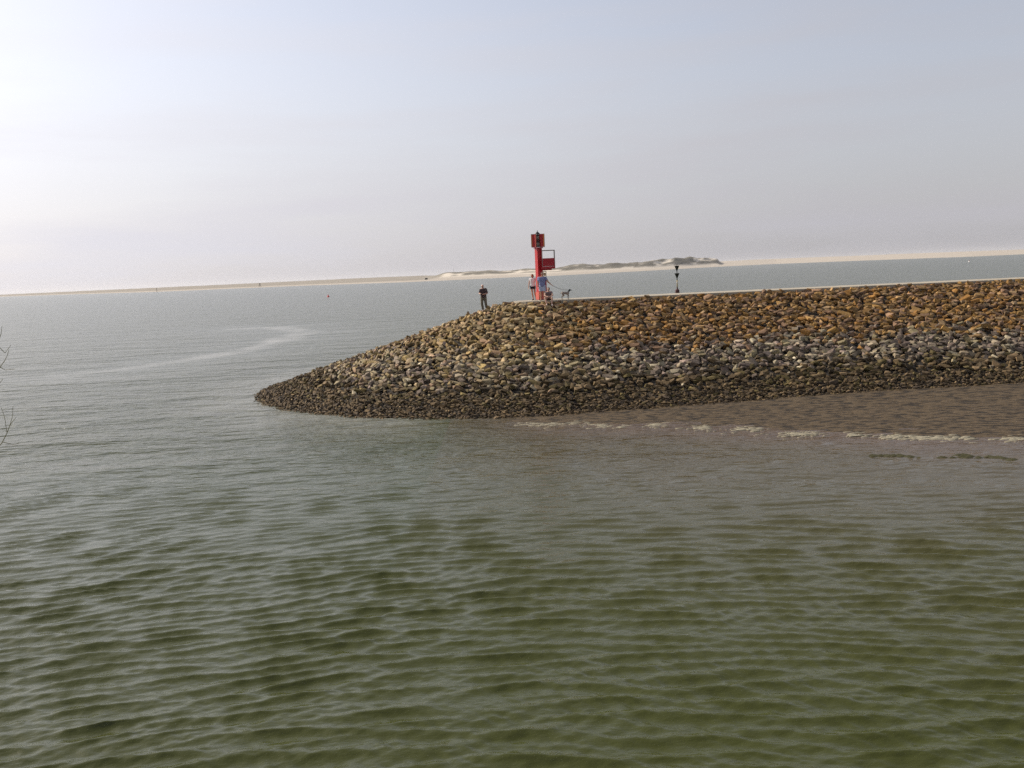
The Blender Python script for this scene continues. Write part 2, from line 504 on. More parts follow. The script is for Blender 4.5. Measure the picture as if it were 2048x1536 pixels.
    prof = [(0.33, -1.55)] + [(0.33 - 1.5 * math.sin(a), -1.55 * math.cos(a)) for a in np.linspace(.0, math.pi, 17)[1:-1]] + [(0.33, 1.55)]
    vb = []
    for zz in (CZ - .26, CZ - .003):
        vb.append([bm.verts.new(((PD * x - PN * y)[0], (PD * x - PN * y)[1], zz)) for x, y in prof])
    k = len(prof)
    bm.faces.new(vb[1]); bm.faces.new(vb[0][::-1])
    for i in range(k): bm.faces.new((vb[0][i], vb[0][(i + 1) % k], vb[1][(i + 1) % k], vb[1][i]))
    bmesh.ops.recalc_face_normals(bm, faces=bm.faces)
    me = bpy.data.meshes.new('end_slab'); bm.to_mesh(me); bm.free()
    mesh_obj('end_slab', me, conc, root)
    return root

build_breakwater()

# ------------------------------------------------------------------ mudflat beside the breakwater
def build_mud():
    nx, ny = 520, 150
    xs = np.linspace(-6, 60, nx); t = np.linspace(0, 1, ny)
    ex = np.array([p[0] for p in MUD_EDGE]); ey = np.array([p[1] for p in MUD_EDGE])
    edge = np.interp(xs, ex, ey) - 2.2
    # inner side under the toe stones
    toe = PC[1] + (xs - PC[0]) * PD[1] / PD[0] - (HW + SL - .8) / PD[0]
    toe = np.where(xs < PC[0], PC[1] - np.sqrt(np.maximum((HW + SL - .8) ** 2 - (xs - PC[0]) ** 2, 1)), toe)
    X = np.repeat(xs[None], ny, 0); Y = toe[None] * (1 - t[:, None]) + edge[None] * t[:, None]
    W = (toe - edge)[None]
    dw = (Y - edge[None] - 2.2)           # metres inside the waterline
    Z = 0.018 * dw + 0.060 * (fbm(X / 1.3, Y / .6, 9, 4) - .5) + .03 * (fbm(X / 5, Y / 3, 19, 3) - .5)
    rip = np.sin((Y + .25 * X * .2 + 1.4 * fbm(X / 3, Y / 2, 29, 3)) * 7.5) * .006 * sstep(.3, .6, fbm(X / 4, Y / 3, 39, 2))
    Z += rip
    Z = np.where(dw < 0, Z + .06 * dw, Z)
    Z += -.10 * sstep(1.5, -3.5, X)
    me = mesh_np('mudflat', np.stack([X, Y, Z], -1).reshape(-1, 3), grid_faces(ny, nx))
    m, tr, b = mat_new('wet_mud')
    N = tr.nodes.new; L = tr.links.new
    g = N('ShaderNodeNewGeometry'); mp = N('ShaderNodeMapping'); mp.inputs['Scale'].default_value = (1.0, 1.9, 1)
    n1 = N('ShaderNodeTexNoise'); n1.inputs['Scale'].default_value = 1.8; n1.inputs['Detail'].default_value = 7; n1.inputs['Roughness'].default_value = .62
    L(g.outputs['Position'], mp.inputs[0]); L(mp.outputs[0], n1.inputs['Vector'])
    cr = N('ShaderNodeValToRGB')
    cr.color_ramp.elements[0].position = .43; cr.color_ramp.elements[0].color = (.022, .015, .006, 1)
    cr.color_ramp.elements[1].position = .50; cr.color_ramp.elements[1].color = (.076, .052, .025, 1)
    e = cr.color_ramp.elements.new(.7); e.color = (.105, .075, .040, 1)
    L(n1.outputs['Fac'], cr.inputs[0]); L(cr.outputs[0], b.inputs['Base Color'])
    b.inputs['Roughness'].default_value = .6; b.inputs['Specular IOR Level'].default_value = .22
    bp = N('ShaderNodeBump'); bp.inputs['Strength'].default_value = .9; bp.inputs['Distance'].default_value = .16
    L(n1.outputs['Fac'], bp.inputs['Height']); L(bp.outputs[0], b.inputs['Normal'])
    o = mesh_obj('mudflat', me, m); tag(o, kind='structure')

build_mud()

def build_foam():
    """bubbly foam rafts along the waterline: clusters of low, uneven blobs"""
    r = np.random.default_rng(17)
    spots = []
    for (px, py, n, wx) in [(1085, 848, 60, 38), (1150, 843, 26, 22), (1205, 851, 24, 18), (1245, 853, 10, 14), (1310, 850, 34, 26), (1405, 855, 24, 18),
                            (1495, 858, 40, 28), (1600, 867, 60, 34), (1715, 868, 22, 24), (1790, 872, 40, 30), (1865, 875, 90, 46), (1925, 876, 26, 30), (2030, 877, 50, 30)]:
        for k in range(n):
            p = at(px + r.normal(0, .55) * wx, py + r.normal(0, 2.0) + 2.2 * math.sin((px + k) * .7), 0.02); spots.append((p.x, p.y, r.uniform(.5, 1.2)))
    for k in range(170):
        px = r.uniform(990, 2046); p = at(px, np.interp(px, [990, 1100, 1330, 1600, 1850, 2046], [842, 848, 851, 866, 874, 878]) + r.normal(0, 5), .02)
        if vnoise(np.array([px / 60.0]), np.array([3.0]), 4)[0] > .55: spots.append((p.x, p.y, r.uniform(.3, .8)))
    V, Fq = [], []
    for x, y, s in spots:
        k = 9; a0 = r.random() * 6.28; L_ = .15 * s; W_ = .045 * s; h = .006 * s
        b0 = len(V)
        rr = r.uniform(.6, 1.15, k)
        z0 = 0.012
        for i in range(k):
            a = a0 + i * 2 * math.pi / k; V.append((x + math.cos(a) * L_ * rr[i] * 1.5, y + math.sin(a) * W_ * rr[i], z0 - .02))
        for i in range(k):
            a = a0 + i * 2 * math.pi / k; V.append((x + math.cos(a) * L_ * rr[i] * 1.2, y + math.sin(a) * W_ * rr[i] * .8, z0 + h))
        V.append((x, y, z0 + h * 1.5))
        for i in range(k):
            j = (i + 1) % k
            Fq.append((b0 + i, b0 + j, b0 + k + j)); Fq.append((b0 + i, b0 + k + j, b0 + k + i)); Fq.append((b0 + k + i, b0 + k + j, b0 + 2 * k))
    me = mesh_np('sea_foam', np.array(V), np.array(Fq))
    o = mesh_obj('sea_foam', me, simple('foam', (.28, .25, .175), .8, var=.4, scale=5)); tag(o, 'patches of pale foam strung along the edge of the mudflat', 'foam', kind='stuff')
    # dark line of floating weed
    V, Fq = [], []
    for (x0, y0, x1, y1, n) in [(1742, 911, 1800, 910, 46), (1800, 911, 1830, 914, 12), (1915, 909, 1945, 911, 16), (1975, 912, 2030, 919, 34), (1830, 914, 1975, 914, 10)]:
        for k in range(n):
            u = r.random(); p = at(x0 + (x1 - x0) * u, y0 + (y1 - y0) * u + r.normal(0, .7), .01)
            b0 = len(V); s = r.uniform(.5, 1.2); kk = 7
            for i in range(kk):
                a = i * 2 * math.pi / kk; q = r.uniform(.6, 1.1); V.append((p.x + .22 * s * math.cos(a) * q, p.y + .07 * s * math.sin(a) * q, -.01))
            V.append((p.x, p.y, .05 * s))
            for i in range(kk): Fq.append((b0 + i, b0 + (i + 1) % kk, b0 + kk))
    me = mesh_np('seaweed', np.array(V), np.array(Fq))
    o = mesh_obj('seaweed', me, simple('weed', (.045, .042, .014), .6, var=.5, scale=3)); tag(o, 'dark broken line of floating seaweed off the mudflat', 'seaweed', kind='stuff')

build_foam()

# ------------------------------------------------------------------ far shore
def build_shore():
    px = np.arange(-700, 2800, 5.0)
    K = lambda a, b: np.interp(px, a, b)
    shore = K([-700, 0, 150, 313, 600, 820, 1050, 1100, 1300, 1420, 1550, 1750, 1940, 2048, 2800], [2.6, 3.4, 5.0, 7.2, 7.6, 9.6, 9.0, 9.6, 7.6, 6.0, 5.2, 6.2, 7.6, 7.4, 7])
    top = K([-700, 0, 313, 600, 700, 820, 870, 900, 930, 950, 978, 1000, 1030, 1050, 1085, 1110, 1140, 1170, 1190, 1240, 1267, 1300, 1354, 1420, 1434, 1445, 1500, 1550, 1700, 1940, 2048, 2800],
            [.6, .8, 1.4, 2.6, 3.4, 3.2, 3.6, 6, 6, 7, 8, 4.5, 5, 7, 5, 5, 8, 10.5, 8, 10, 12, 12.4, 14, 14, 12, 5.5, 6, 6, 5, 3.6, 2.6, 2])
    hyR = 590.7 + (501.1 - 590.7) * (px + 15.3) / 2059.3
    u = np.array([ray(a, h)[0] / ray(a, h)[1] for a, h in zip(px, hyR)])
    Ds = CAM_H * F / shore
    dune = sstep(840, 900, px) * sstep(1446, 1434, px)
    rows = np.concatenate([np.linspace(-60, 0, 4), np.linspace(15, 250, 10), np.linspace(270, 700, 34), np.linspace(760, 2600, 14), [3200, 4200, 5600]])
    s = rows[:, None] * np.ones_like(px)[None]
    Yd = np.minimum(Ds[None] + s, 11500)
    X = Yd * u[None]
    Hc = np.maximum(CAM_H + top / F * (Ds + 430), 1.6)[None]
    beach = np.where(s < 0, .02 * s, 2.6 * sstep(0, 140, s) + .9 * sstep(140, 300, s))
    nz = fbm(X / 60, s / 50, 61, 4); nz2 = fbm(X / 25, s / 30, 63, 3)
    prof = sstep(250, 430, s) * (1 - .55 * sstep(460, 680, s)) + .25 * sstep(250, 300, s) * 0
    zd = beach + np.maximum(Hc - 3.5, 0) * prof * (.55 + .75 * nz) * (.8 + .4 * nz2)
    low = beach * .6 + (Hc * .85 - 1.0) * sstep(250, 900, s) * (.9 + .2 * nz)
    flat = beach + np.maximum(Hc - 3.5, 0) * sstep(150, 900, s) * (.92 + .16 * nz)
    right = sstep(1436, 1450, px)[None]
    Z = dune[None] * zd + (1 - dune[None]) * (right * flat + (1 - right) * low)
    Z = np.where(s > 3000, Z * .9, Z)
    Z = np.where(s < 0, .02 * s, Z)
    me = mesh_np('far_shore', np.stack([X, Yd, Z], -1).reshape(-1, 3), grid_faces(len(rows), len(px)))
    veg_d = dune[None] * sstep(.36, .50, fbm(X / 22, s / 35, 71, 3) * .6 + .4 * nz) * sstep(285, 330, s)
    grass_l = (1 - right) * (1 - dune[None]) * sstep(120, 200, s) * .55  # left strip kept paler to look hazy
    grass_r = right * .35 * sstep(700, 1200, s)
    fattr(me, 'scrub', np.clip(veg_d + grass_l + grass_r, 0, 1))
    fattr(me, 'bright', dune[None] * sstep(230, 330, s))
    m, t, b = mat_new('dune_sand')
    N = t.nodes.new; L = t.links.new
    def A(n):
        a = N('ShaderNodeAttribute'); a.attribute_name = n; return a.outputs['Fac']
    g = N('ShaderNodeNewGeometry'); n1 = N('ShaderNodeTexNoise'); n1.inputs['Scale'].default_value = .06; n1.inputs['Detail'].default_value = 6
    L(g.outputs['Position'], n1.inputs['Vector'])
    def mix(f, a, c):
        x = N('ShaderNodeMix'); x.data_type = 'RGBA'
        L(f, x.inputs[0])
        for i, v in ((6, a), (7, c)):
            if isinstance(v, tuple): x.inputs[i].default_value = v + (1,)
            else: L(v, x.inputs[i])
        return x.outputs[2]
    sand = mix(n1.outputs['Fac'], (.36, .32, .27), (.44, .395, .335))
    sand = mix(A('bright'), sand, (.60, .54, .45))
    veg = mix(n1.outputs['Fac'], (.12, .115, .095), (.20, .18, .145))  # scrub colour greyed and lightened to imitate distance haze
    c = mix(A('scrub'), sand, veg)
    L(c, b.inputs['Base Color']); b.inputs['Roughness'].default_value = .95; b.inputs['Specular IOR Level'].default_value = .1
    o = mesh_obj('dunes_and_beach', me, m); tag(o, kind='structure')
    return

build_shore()

# ------------------------------------------------------------------ primitives for objects
def prim_box(bm, c, s, rz=0.0, bev=0.0):
    r = bmesh.ops.create_cube(bm, size=1.0)
    vs = r['verts']
    bmesh.ops.scale(bm, vec=s, verts=vs)
    bmesh.ops.rotate(bm, cent=(0, 0, 0), matrix=Matrix.Rotation(rz, 3, 'Z'), verts=vs)
    bmesh.ops.translate(bm, vec=c, verts=vs)
    if bev:
        es = list({e for v in vs for e in v.link_edges})
        bmesh.ops.bevel(bm, geom=es, offset=bev, segments=2, affect='EDGES')

def prim_tube(bm, p0, p1, r0, r1=None, seg=10, caps=True, sx=1.0):
    r1 = r0 if r1 is None else r1
    p0, p1 = Vector(p0), Vector(p1); d = p1 - p0; L_ = d.length
    if L_ < 1e-6: return
    M = d.to_track_quat('Z', 'Y').to_matrix().to_4x4(); M.translation = (p0 + p1) / 2
    bmesh.ops.create_cone(bm, cap_ends=caps, segments=seg, radius1=max(r0, 1e-4), radius2=max(r1, 1e-4), depth=L_, matrix=M)

def prim_ball(bm, c, r, seg=14):
    if not hasattr(r, '__len__'): r = (r, r, r)
    M = Matrix.Translation(c) @ Matrix.Diagonal((*r, 1))
    bmesh.ops.create_uvsphere(bm, u_segments=seg, v_segments=max(6, seg // 2 + 2), radius=1.0, matrix=M)

def capsule(bm, p0, p1, r0, r1=None, seg=12):
    r1 = r0 if r1 is None else r1
    prim_tube(bm, p0, p1, r0, r1, seg); prim_ball(bm, p0, r0, seg); prim_ball(bm, p1, r1, seg)

def lathe(bm, prof, c=(0, 0, 0), seg=20):
    rings = []
    for r, z in prof:
        rings.append([bm.verts.new((c[0] + r * math.cos(a), c[1] + r * math.sin(a), c[2] + z)) for a in np.linspace(0, 2 * math.pi, seg, endpoint=False)])
    for a, b in zip(rings[:-1], rings[1:]):
        for i in range(seg): bm.faces.new((a[i], a[(i + 1) % seg], b[(i + 1) % seg], b[i]))
    bm.faces.new(rings[0][::-1]); bm.faces.new(rings[-1])

def finish(name, bm, mat, parent=None, smooth=False, loc=None):
    me = bpy.data.meshes.new(name); bm.to_mesh(me); bm.free()
    me.polygons.foreach_set('use_smooth', [smooth] * len(me.polygons))
    o = mesh_obj(name, me, mat, parent)
    if loc: o.location = loc
    return o

def fused(name, bm, mat, parent, voxel, cut=None, smooth_it=3):
    """fuse overlapping primitives to one continuous skin"""
    me = bpy.data.meshes.new(name + '_raw'); bm.to_mesh(me); bm.free()
    tmp = bpy.data.objects.new('tmp', me); COL.objects.link(tmp)
    md = tmp.modifiers.new('r', 'REMESH'); md.mode = 'VOXEL'; md.voxel_size = voxel; md.use_smooth_shade = True
    ms = tmp.modifiers.new('s', 'SMOOTH'); ms.factor = .5; ms.iterations = smooth_it
    dg = bpy.context.evaluated_depsgraph_get(); dg.update()
    me2 = bpy.data.meshes.new_from_object(tmp.evaluated_get(dg))
    bpy.data.objects.remove(tmp); bpy.data.meshes.remove(me)
    me2.name = name
    if cut:
        b2 = bmesh.new(); b2.from_mesh(me2)
        for co, no in cut:
            g = b2.verts[:] + b2.edges[:] + b2.faces[:]
            bmesh.ops.bisect_plane(b2, geom=g, plane_co=co, plane_no=no, clear_outer=True)
        b2.to_mesh(me2); b2.free()
    me2.polygons.foreach_set('use_smooth', [True] * len(me2.polygons))
    me2.materials.clear()
    return mesh_obj(name, me2, mat, parent)

# ------------------------------------------------------------------ beacon tower
red = simple('red_paint', (.42, .014, .018), .42, var=.18, scale=3, spec=.5)
red_faded_sunlit = simple('faded_and_sunlit_red', (.50, .10, .075), .6, var=.25, scale=4)  # faded plinth paint; also painted as the sunlit strip by the lantern
orange = simple('orange_edge', (.72, .26, .08), .55, var=.12)
black = simple('black_lantern', (.02, .018, .018), .35, var=.3)
glassy = simple('lantern_glass', (.10, .07, .045), .12, var=.3, spec=.8)
galv = simple('galvanised_steel', (.22, .20, .18), .5, metal=.5, var=.2)
darkred = simple('dark_red_paint', (.36, .014, .024), .5, var=.2, scale=3)

TB = atY(1080.5, 600, 60.3); TB.z = CZ
def build_beacon():
    root = empty('beacon_tower', TB, 0, 'bright red harbour beacon with a side platform standing on the breakwater head', 'beacon')
    RZ = rad(31)
    def P(n, m, fn, smooth=False, parent=root):
        bm = bmesh.new(); fn(bm); return finish(n, bm, m, parent, smooth)
    P('base_plate', galv, lambda bm: prim_box(bm, (0, 0, .02), (.62, .62, .04), RZ, .008))
    P('column', red, lambda bm: prim_box(bm, (0, 0, 1.69), (.36, .36, 3.30), RZ, .02))
    P('plinth', red_faded_sunlit, lambda bm: prim_box(bm, (0, 0, .28), (.42, .42, .50), RZ, .02))
    P('flange', darkred, lambda bm: prim_box(bm, (0, 0, 3.37), (.46, .46, .06), RZ, .01))
    P('rib', darkred, lambda bm: prim_box(bm, (.17, -.13, 2.55), (.10, .12, 1.5), RZ, .01))
    # ---- head: lantern stack framed by upright daymark panels
    for k in range(2):
        z0 = 3.42 + .42 * k
        def lan(bm, z0=z0): lathe(bm, [(.12, 0), (.135, .03), (.10, .06), (.10, .30), (.135, .34), (.12, .39)], (-.02, -.16, z0), 16)
        o = P('lantern', black, lan, True)
        P('lens', glassy, lambda bm, z0=z0: lathe(bm, [(.112, .07), (.118, .12), (.112, .18), (.118, .24), (.112, .29)], (-.02, -.16, z0), 16), True, o)
    P('cap', black, lambda bm: lathe(bm, [(.17, 0), (.15, .04), (.05, .14), (.02, .17), (.012, .26)], (-.02, -.1, 4.25), 14), True)
    for i, (x, y, wd, rz) in enumerate([(-.265, -.06, .26, -.35), (.255, -.06, .22, .30), (-.10, .16, .30, .1), (.16, .17, .28, -.1)]):
        o = P('daymark_panel', red, lambda bm: prim_box(bm, (x, y, 3.84), (wd, .035, .82), rz, .008))
        sgn = -1 if x < 0 else 1
        ex = x + sgn * (wd / 2 + .012) * math.cos(rz); ey = y + sgn * (wd / 2 + .012) * math.sin(rz)
        P('edge_strip', orange, lambda bm: prim_box(bm, (ex, ey - .01, 3.84), (.075, .075, .80), rz, .006), False, o)
    P('fin', red_faded_sunlit, lambda bm: prim_box(bm, (-.15, -.20, 3.82), (.07, .10, .78), .2, .006))  # pale strip painted as the sunlit left side of the central column
    for sx in (-1, 1):
        def frame(bm):
            x = sx * .42
            prim_tube(bm, (x, -.06, 3.40), (x, -.06, 4.27), .013)
            for z in (3.42, 3.84, 4.25): prim_tube(bm, (x, -.06, z), (sx * .10, .0, z), .012)
        P('panel_frame', galv, frame)
    # ---- maintenance platform
    zf = 2.06
    fl = P('platform_floor', darkred, lambda bm: prim_box(bm, (.60, 0, zf + .02), (.88, .82, .14), 0, .01))
    for k in range(2):
        P('bracket', darkred, lambda bm: prim_box(bm, (.50, -.28 + .56 * k, zf - .10), (.62, .05, .10), 0, .008), parent=fl)
    for nm, c, s in [('front', (.60, -.385, 2.42), (.84, .02, .52)), ('back', (.60, .385, 2.42), (.84, .02, .52)), ('end', (1.02, 0, 2.42), (.02, .76, .52))]:
        P('side_panel', darkred, lambda bm: prim_box(bm, c, s, 0, .004))
    for i in range(4): P('grating_slot', galv, lambda bm: prim_box(bm, (.42 + .15 * i, -.398, 2.185), (.10, .006, .014)))
    for x, y in [(1.02, -.39), (1.02, .39), (.22, -.39), (.22, .39)]:
        P('rail_post', galv, lambda bm: prim_tube(bm, (x, y, zf + .03), (x, y, 3.18), .020))
    P('hand_rail', galv, lambda bm: [prim_tube(bm, a, b, .020) for a, b in [((.20, -.39, 3.18), (1.02, -.39, 3.18)), ((.20, .39, 3.18), (1.02, .39, 3.18)), ((1.02, -.39, 3.18), (1.02, .39, 3.18))]])
    # ---- narrow ladder guard / cabinet at the foot
    cb = P('cabinet', darkred, lambda bm: prim_box(bm, (.37, .16, .66), (.17, .22, 1.28), 0, .012))
    P('cabinet_door', red, lambda bm: prim_box(bm, (.37, .045, .66), (.13, .012, 1.15), 0, .004), parent=cb)
    for k in (-1, 1): P('cabinet_upright', black, lambda bm: prim_box(bm, (.37 + .085 * k, .16, 1.56), (.03, .04, .54)), parent=cb)
    P('cabinet_hood', black, lambda bm: prim_box(bm, (.37, .16, 1.845), (.22, .10, .04), 0, .008), parent=cb)
    P('notice', simple('yellow_notice', (.42, .26, .06), .6), lambda bm: prim_box(bm, (.37, .15, 1.66), (.11, .02, .20)), parent=cb)
build_beacon()

# ------------------------------------------------------------------ people
def hand(bm, wr, dr, side, curl=.5):
    """palm, four fingers of unequal length and a thumb; dr = pointing direction, side = thumb side"""
    wr, dr, side = Vector(wr), Vector(dr).normalized(), Vector(side)
    side = (side - dr * side.dot(dr)).normalized(); nrm = dr.cross(side).normalized()
    pe = wr + dr * .085
    for t in (-.022, 0, .022): capsule(bm, wr + side * t * .6, pe + side * t, .018, .016, 8)
    for i, ln in enumerate((.068, .078, .072, .056)):
        b = pe + side * (.030 - .020 * i)
        d1 = (dr + nrm * curl * .5).normalized(); m = b + d1 * ln * .55; d2 = (dr + nrm * curl * 1.6).normalized()
        capsule(bm, b, m, .0100, .0092, 7); capsule(bm, m, m + d2 * ln * .5, .0092, .0080, 7)
    tb = wr + dr * .028 + side * .026; tm = tb + (dr * .6 + side * .8).normalized() * .036
    capsule(bm, tb, tm, .0125, .0108, 7); capsule(bm, tm, tm + (dr * .9 + side * .3 + nrm * .3).normalized() * .030, .0108, .009, 7)

def person(name_loc, label, J, mats, scale=1.0, face=(0, -1, 0), tee=True, hemz=None, shorts_len=.55, girth=1.0, longt=False, shoes=True, rz=0, group=None, extra=None):
    root = empty('person', name_loc, rz, label, 'person', group)
    root.scale = (scale,) * 3
    V = {k: Vector(v) for k, v in J.items()}
    g = girth
    bm = bmesh.new()
    pel, che, nek, hd = V['pelvis'], V['chest'], V['neck'], V['head']
    fd = Vector(face).normalized(); up = (hd - nek).normalized(); sd = fd.cross(up).normalized()
    # trunk
    def trunk(bm, e, full=True):
        hipm = (V['hipL'] + V['hipR']) / 2
        capsule(bm, V['hipL'].lerp(hipm, .35), V['hipR'].lerp(hipm, .35), .105 * g + e)
        wst = pel.lerp(che, .45)
        ax = (V['shR'] - V['shL']).normalized()
        for t, rr, wd in ((.15, .105, .06), (.4, .10, .055), (.65, .108, .07), (.9, .112, .085), (1.05, .105, .09)):
            c = pel.lerp(che, t); capsule(bm, c - ax * wd * g, c + ax * wd * g, rr * g + e)
        capsule(bm, V['shL'].lerp(V['shR'], .12), V['shL'].lerp(V['shR'], .88), .062 * g + e * .7)
    trunk(bm, 0)
    capsule(bm, che + (nek - che) * .4, nek + up * .02, .060, .052)
    # head with face
    prim_ball(bm, hd + up * .02, (.078, .092, .090), 20)
    capsule(bm, hd + up * -.035 + fd * .03, hd + up * -.075 + fd * .052, .055, .034)
    capsule(bm, nek, hd - up * .02, .05, .055)
    capsule(bm, hd + fd * .082 + up * .012, hd + fd * .106 - up * .022, .010, .015, 8)       # nose
    for s_ in (-1, 1):
        prim_ball(bm, hd + sd * s_ * .080 - up * .005, (.014, .022, .030), 8)                # ears
        capsule(bm, hd + fd * .082 + sd * s_ * .015 + up * .028, hd + fd * .074 + sd * s_ * .045 + up * .026, .010, .009, 6)  # brow
    capsule(bm, hd + fd * .084 - sd * .02 - up * .048, hd + fd * .084 + sd * .02 - up * .048, .0085, .0085, 6)                # lips
    for s_ in 'LR':
        capsule(bm, V['sh' + s_], V['el' + s_], .050 * g, .040 * g); capsule(bm, V['el' + s_], V['wr' + s_], .041 * g, .026)
        hand(bm, V['wr' + s_], V['hd' + s_], V['th' + s_])
        capsule(bm, V['hip' + s_], V['kn' + s_], .088 * g, .056 * g)
        kc = V['kn' + s_].lerp(V['an' + s_], .35); capsule(bm, V['kn' + s_], kc, .054 * g, .057 * g); capsule(bm, kc, V['an' + s_], .057 * g, .036)
        capsule(bm, V['an' + s_], V['to' + s_], .038, .028)
    body = fused('body', bm, mats['skin'], root, .0085)
    # eyes
    be = bmesh.new()
    for s_ in (-1, 1): prim_ball(be, hd + fd * .080 + sd * s_ * .030 + up * .014, .011, 8)
    finish('eyes', be, mats['eye'], root, True)
    # hair
    bh = bmesh.new()
    if mats.get('hair'):
        c = hd + up * .036 - fd * .014; prim_ball(bh, c, (.092, .100, .090), 18)
        if mats.get('hair_long'): prim_ball(bh, hd - fd * .05 - up * .02, (.088, .07, .09), 14)
        for k in range(14):
            a = random.uniform(0, 6.28); prim_ball(bh, c + sd * math.cos(a) * .07 - fd * abs(math.sin(a)) * .07 + up * random.uniform(-.01, .06), .025, 8)
        fused('hair', bh, mats['hair'], root, .011, cut=[(hd + fd * .052, fd)])
    else: bh.free()
    # shirt
    bs = bmesh.new(); trunk(bs, .018)
    sl = mats.get('sleeve', .6)
    for s_ in 'LR':
        e = V['sh' + s_].lerp(V['el' + s_], sl)
        prim_ball(bs, V['sh' + s_], .064 * g, 12); prim_tube(bs, V['sh' + s_], e, .068 * g, .064 * g, 14)
    hem = V['pelvis'] - (che - pel).normalized() * (mats.get('hem', .06))
    fused('shirt', bs, mats['shirt'], root, .012, cut=[(hem, -(che - pel).normalized()), (nek.lerp(che, .12), (nek - che).normalized())])
    # shorts / trousers
    bt = bmesh.new(); hipm = (V['hipL'] + V['hipR']) / 2
    capsule(bt, V['hipL'].lerp(hipm, .3), V['hipR'].lerp(hipm, .3), .118 * g)
    for s_ in 'LR':
        prim_ball(bt, V['hip' + s_], .100 * g, 12)
        if longt:
            capsule(bt, V['hip' + s_], V['kn' + s_], .104 * g, .078 * g); e = V['kn' + s_].lerp(V['an' + s_], longt); prim_tube(bt, V['kn' + s_], e, .080 * g, .070 * g, 14)
        else:
            e = V['hip' + s_].lerp(V['kn' + s_], shorts_len); prim_tube(bt, V['hip' + s_], e, .108 * g, .094 * g, 14)
    fused('shorts' if not longt else 'trousers', bt, mats['legs'], root, .012, cut=[(pel + (che - pel) * .16, (che - pel).normalized())])
    if shoes:
        for s_ in 'LR':
            b = bmesh.new(); a, t = V['an' + s_] - Vector((0, 0, .035)), V['to' + s_]
            h = a - (t - a).normalized() * .045; capsule(b, h, t, .046, .040); capsule(b, a, a + Vector((0, 0, .03)), .045, .043)
            fused('shoe', b, mats['shoe'], root, .012)
    if extra: extra(root, V)
    return root

skin1 = simple('tanned_skin', (.42, .22, .145), .55, var=.08)
skin2 = simple('fair_skin', (.50, .30, .22), .55, var=.08)
eye = simple('eyes', (.03, .02, .015), .2)
def stand(**k):
    """default standing joints, facing the camera (-y); L is the figure's image-left side"""
    J = dict(hipL=(-.09, 0, .92), hipR=(.09, 0, .92), knL=(-.10, -.01, .49), knR=(.11, -.01, .49), anL=(-.11, .03, .085), anR=(.12, .03, .085),
             toL=(-.125, -.13, .035), toR=(.14, -.13, .035), pelvis=(0, 0, .95), chest=(0, .01, 1.32), neck=(0, 0, 1.47), head=(0, -.02, 1.595),
             shL=(-.175, .01, 1.40), shR=(.175, .01, 1.40), elL=(-.23, .02, 1.11), elR=(.23, .02, 1.11), wrL=(-.24, -.05, .86), wrR=(.24, -.05, .86),
             hdL=(0, -.1, -1), hdR=(0, -.1, -1), thL=(.2, -1, 0), thR=(-.2, -1, 0))
    J.update(k); return J

# woman in white leaning a hand on the column
wl = atY(1066.5, 598, 60.9); wl.z = CZ
person(wl, 'woman in white top and black shorts standing left of the red beacon',
       stand(head=(-.02, -.03, 1.595), elR=(.30, -.02, 1.20), wrR=(.37, -.10, 1.30), hdR=(.6, -.2, .5), thR=(0, 0, 1), shR=(.165, .01, 1.40), shL=(-.165, .01, 1.39),
             elL=(-.235, .02, 1.10), wrL=(-.27, -.02, .86), knR=(.12, -.01, .49), anR=(.19, .02, .085), toR=(.24, -.12, .035), knL=(-.05, -.02, .49), anL=(.0, .03, .085), toL=(-.05, -.12, .035)),
       dict(skin=skin1, eye=eye, hair=simple('brown_hair', (.10, .045, .025), .6), hair_long=True, shirt=simple('white_top', (.72, .70, .69), .8, var=.05), sleeve=.30, hem=.05,
            legs=simple('black_shorts', (.012, .012, .02), .8), shoe=simple('dark_shoes', (.02, .012, .015), .7)), face=(-.6, -.8, 0), girth=.93, shorts_len=.42)

# man in blue holding the leash
ml = atY(1085.5, 602, 59.35); ml.z = CZ
def watch(root, V):
    b = bmesh.new(); c = V['wrL']; prim_tube(b, c + Vector((0, 0, .015)), c + Vector((0, 0, .05)), .036, .036, 14)
    finish('watch', b, simple('dark_watch', (.02, .02, .02), .4), root, True)
person(ml, 'man in blue T-shirt and light shorts holding the dog leash beside the beacon',
       stand(head=(.03, -.03, 1.60), shL=(-.20, .01, 1.40), shR=(.20, .0, 1.39), elL=(-.27, .03, 1.10), wrL=(-.26, -.05, .86), elR=(.36, -.06, 1.14), wrR=(.56, -.12, .95), hdR=(.75, -.1, -.5), thR=(0, -1, .3)),
       dict(skin=skin1, eye=eye, hair=simple('dark_hair', (.05, .025, .015), .6), shirt=simple('blue_tshirt', (.17, .19, .34), .85, var=.45, scale=5), sleeve=.62, hem=.12,
            legs=simple('pale_blue_shorts', (.36, .42, .56), .85, var=.15), shoe=simple('brown_sandals', (.07, .035, .02), .7)), face=(.35, -.93, 0), girth=1.22, shorts_len=.80, extra=watch, scale=1.04)

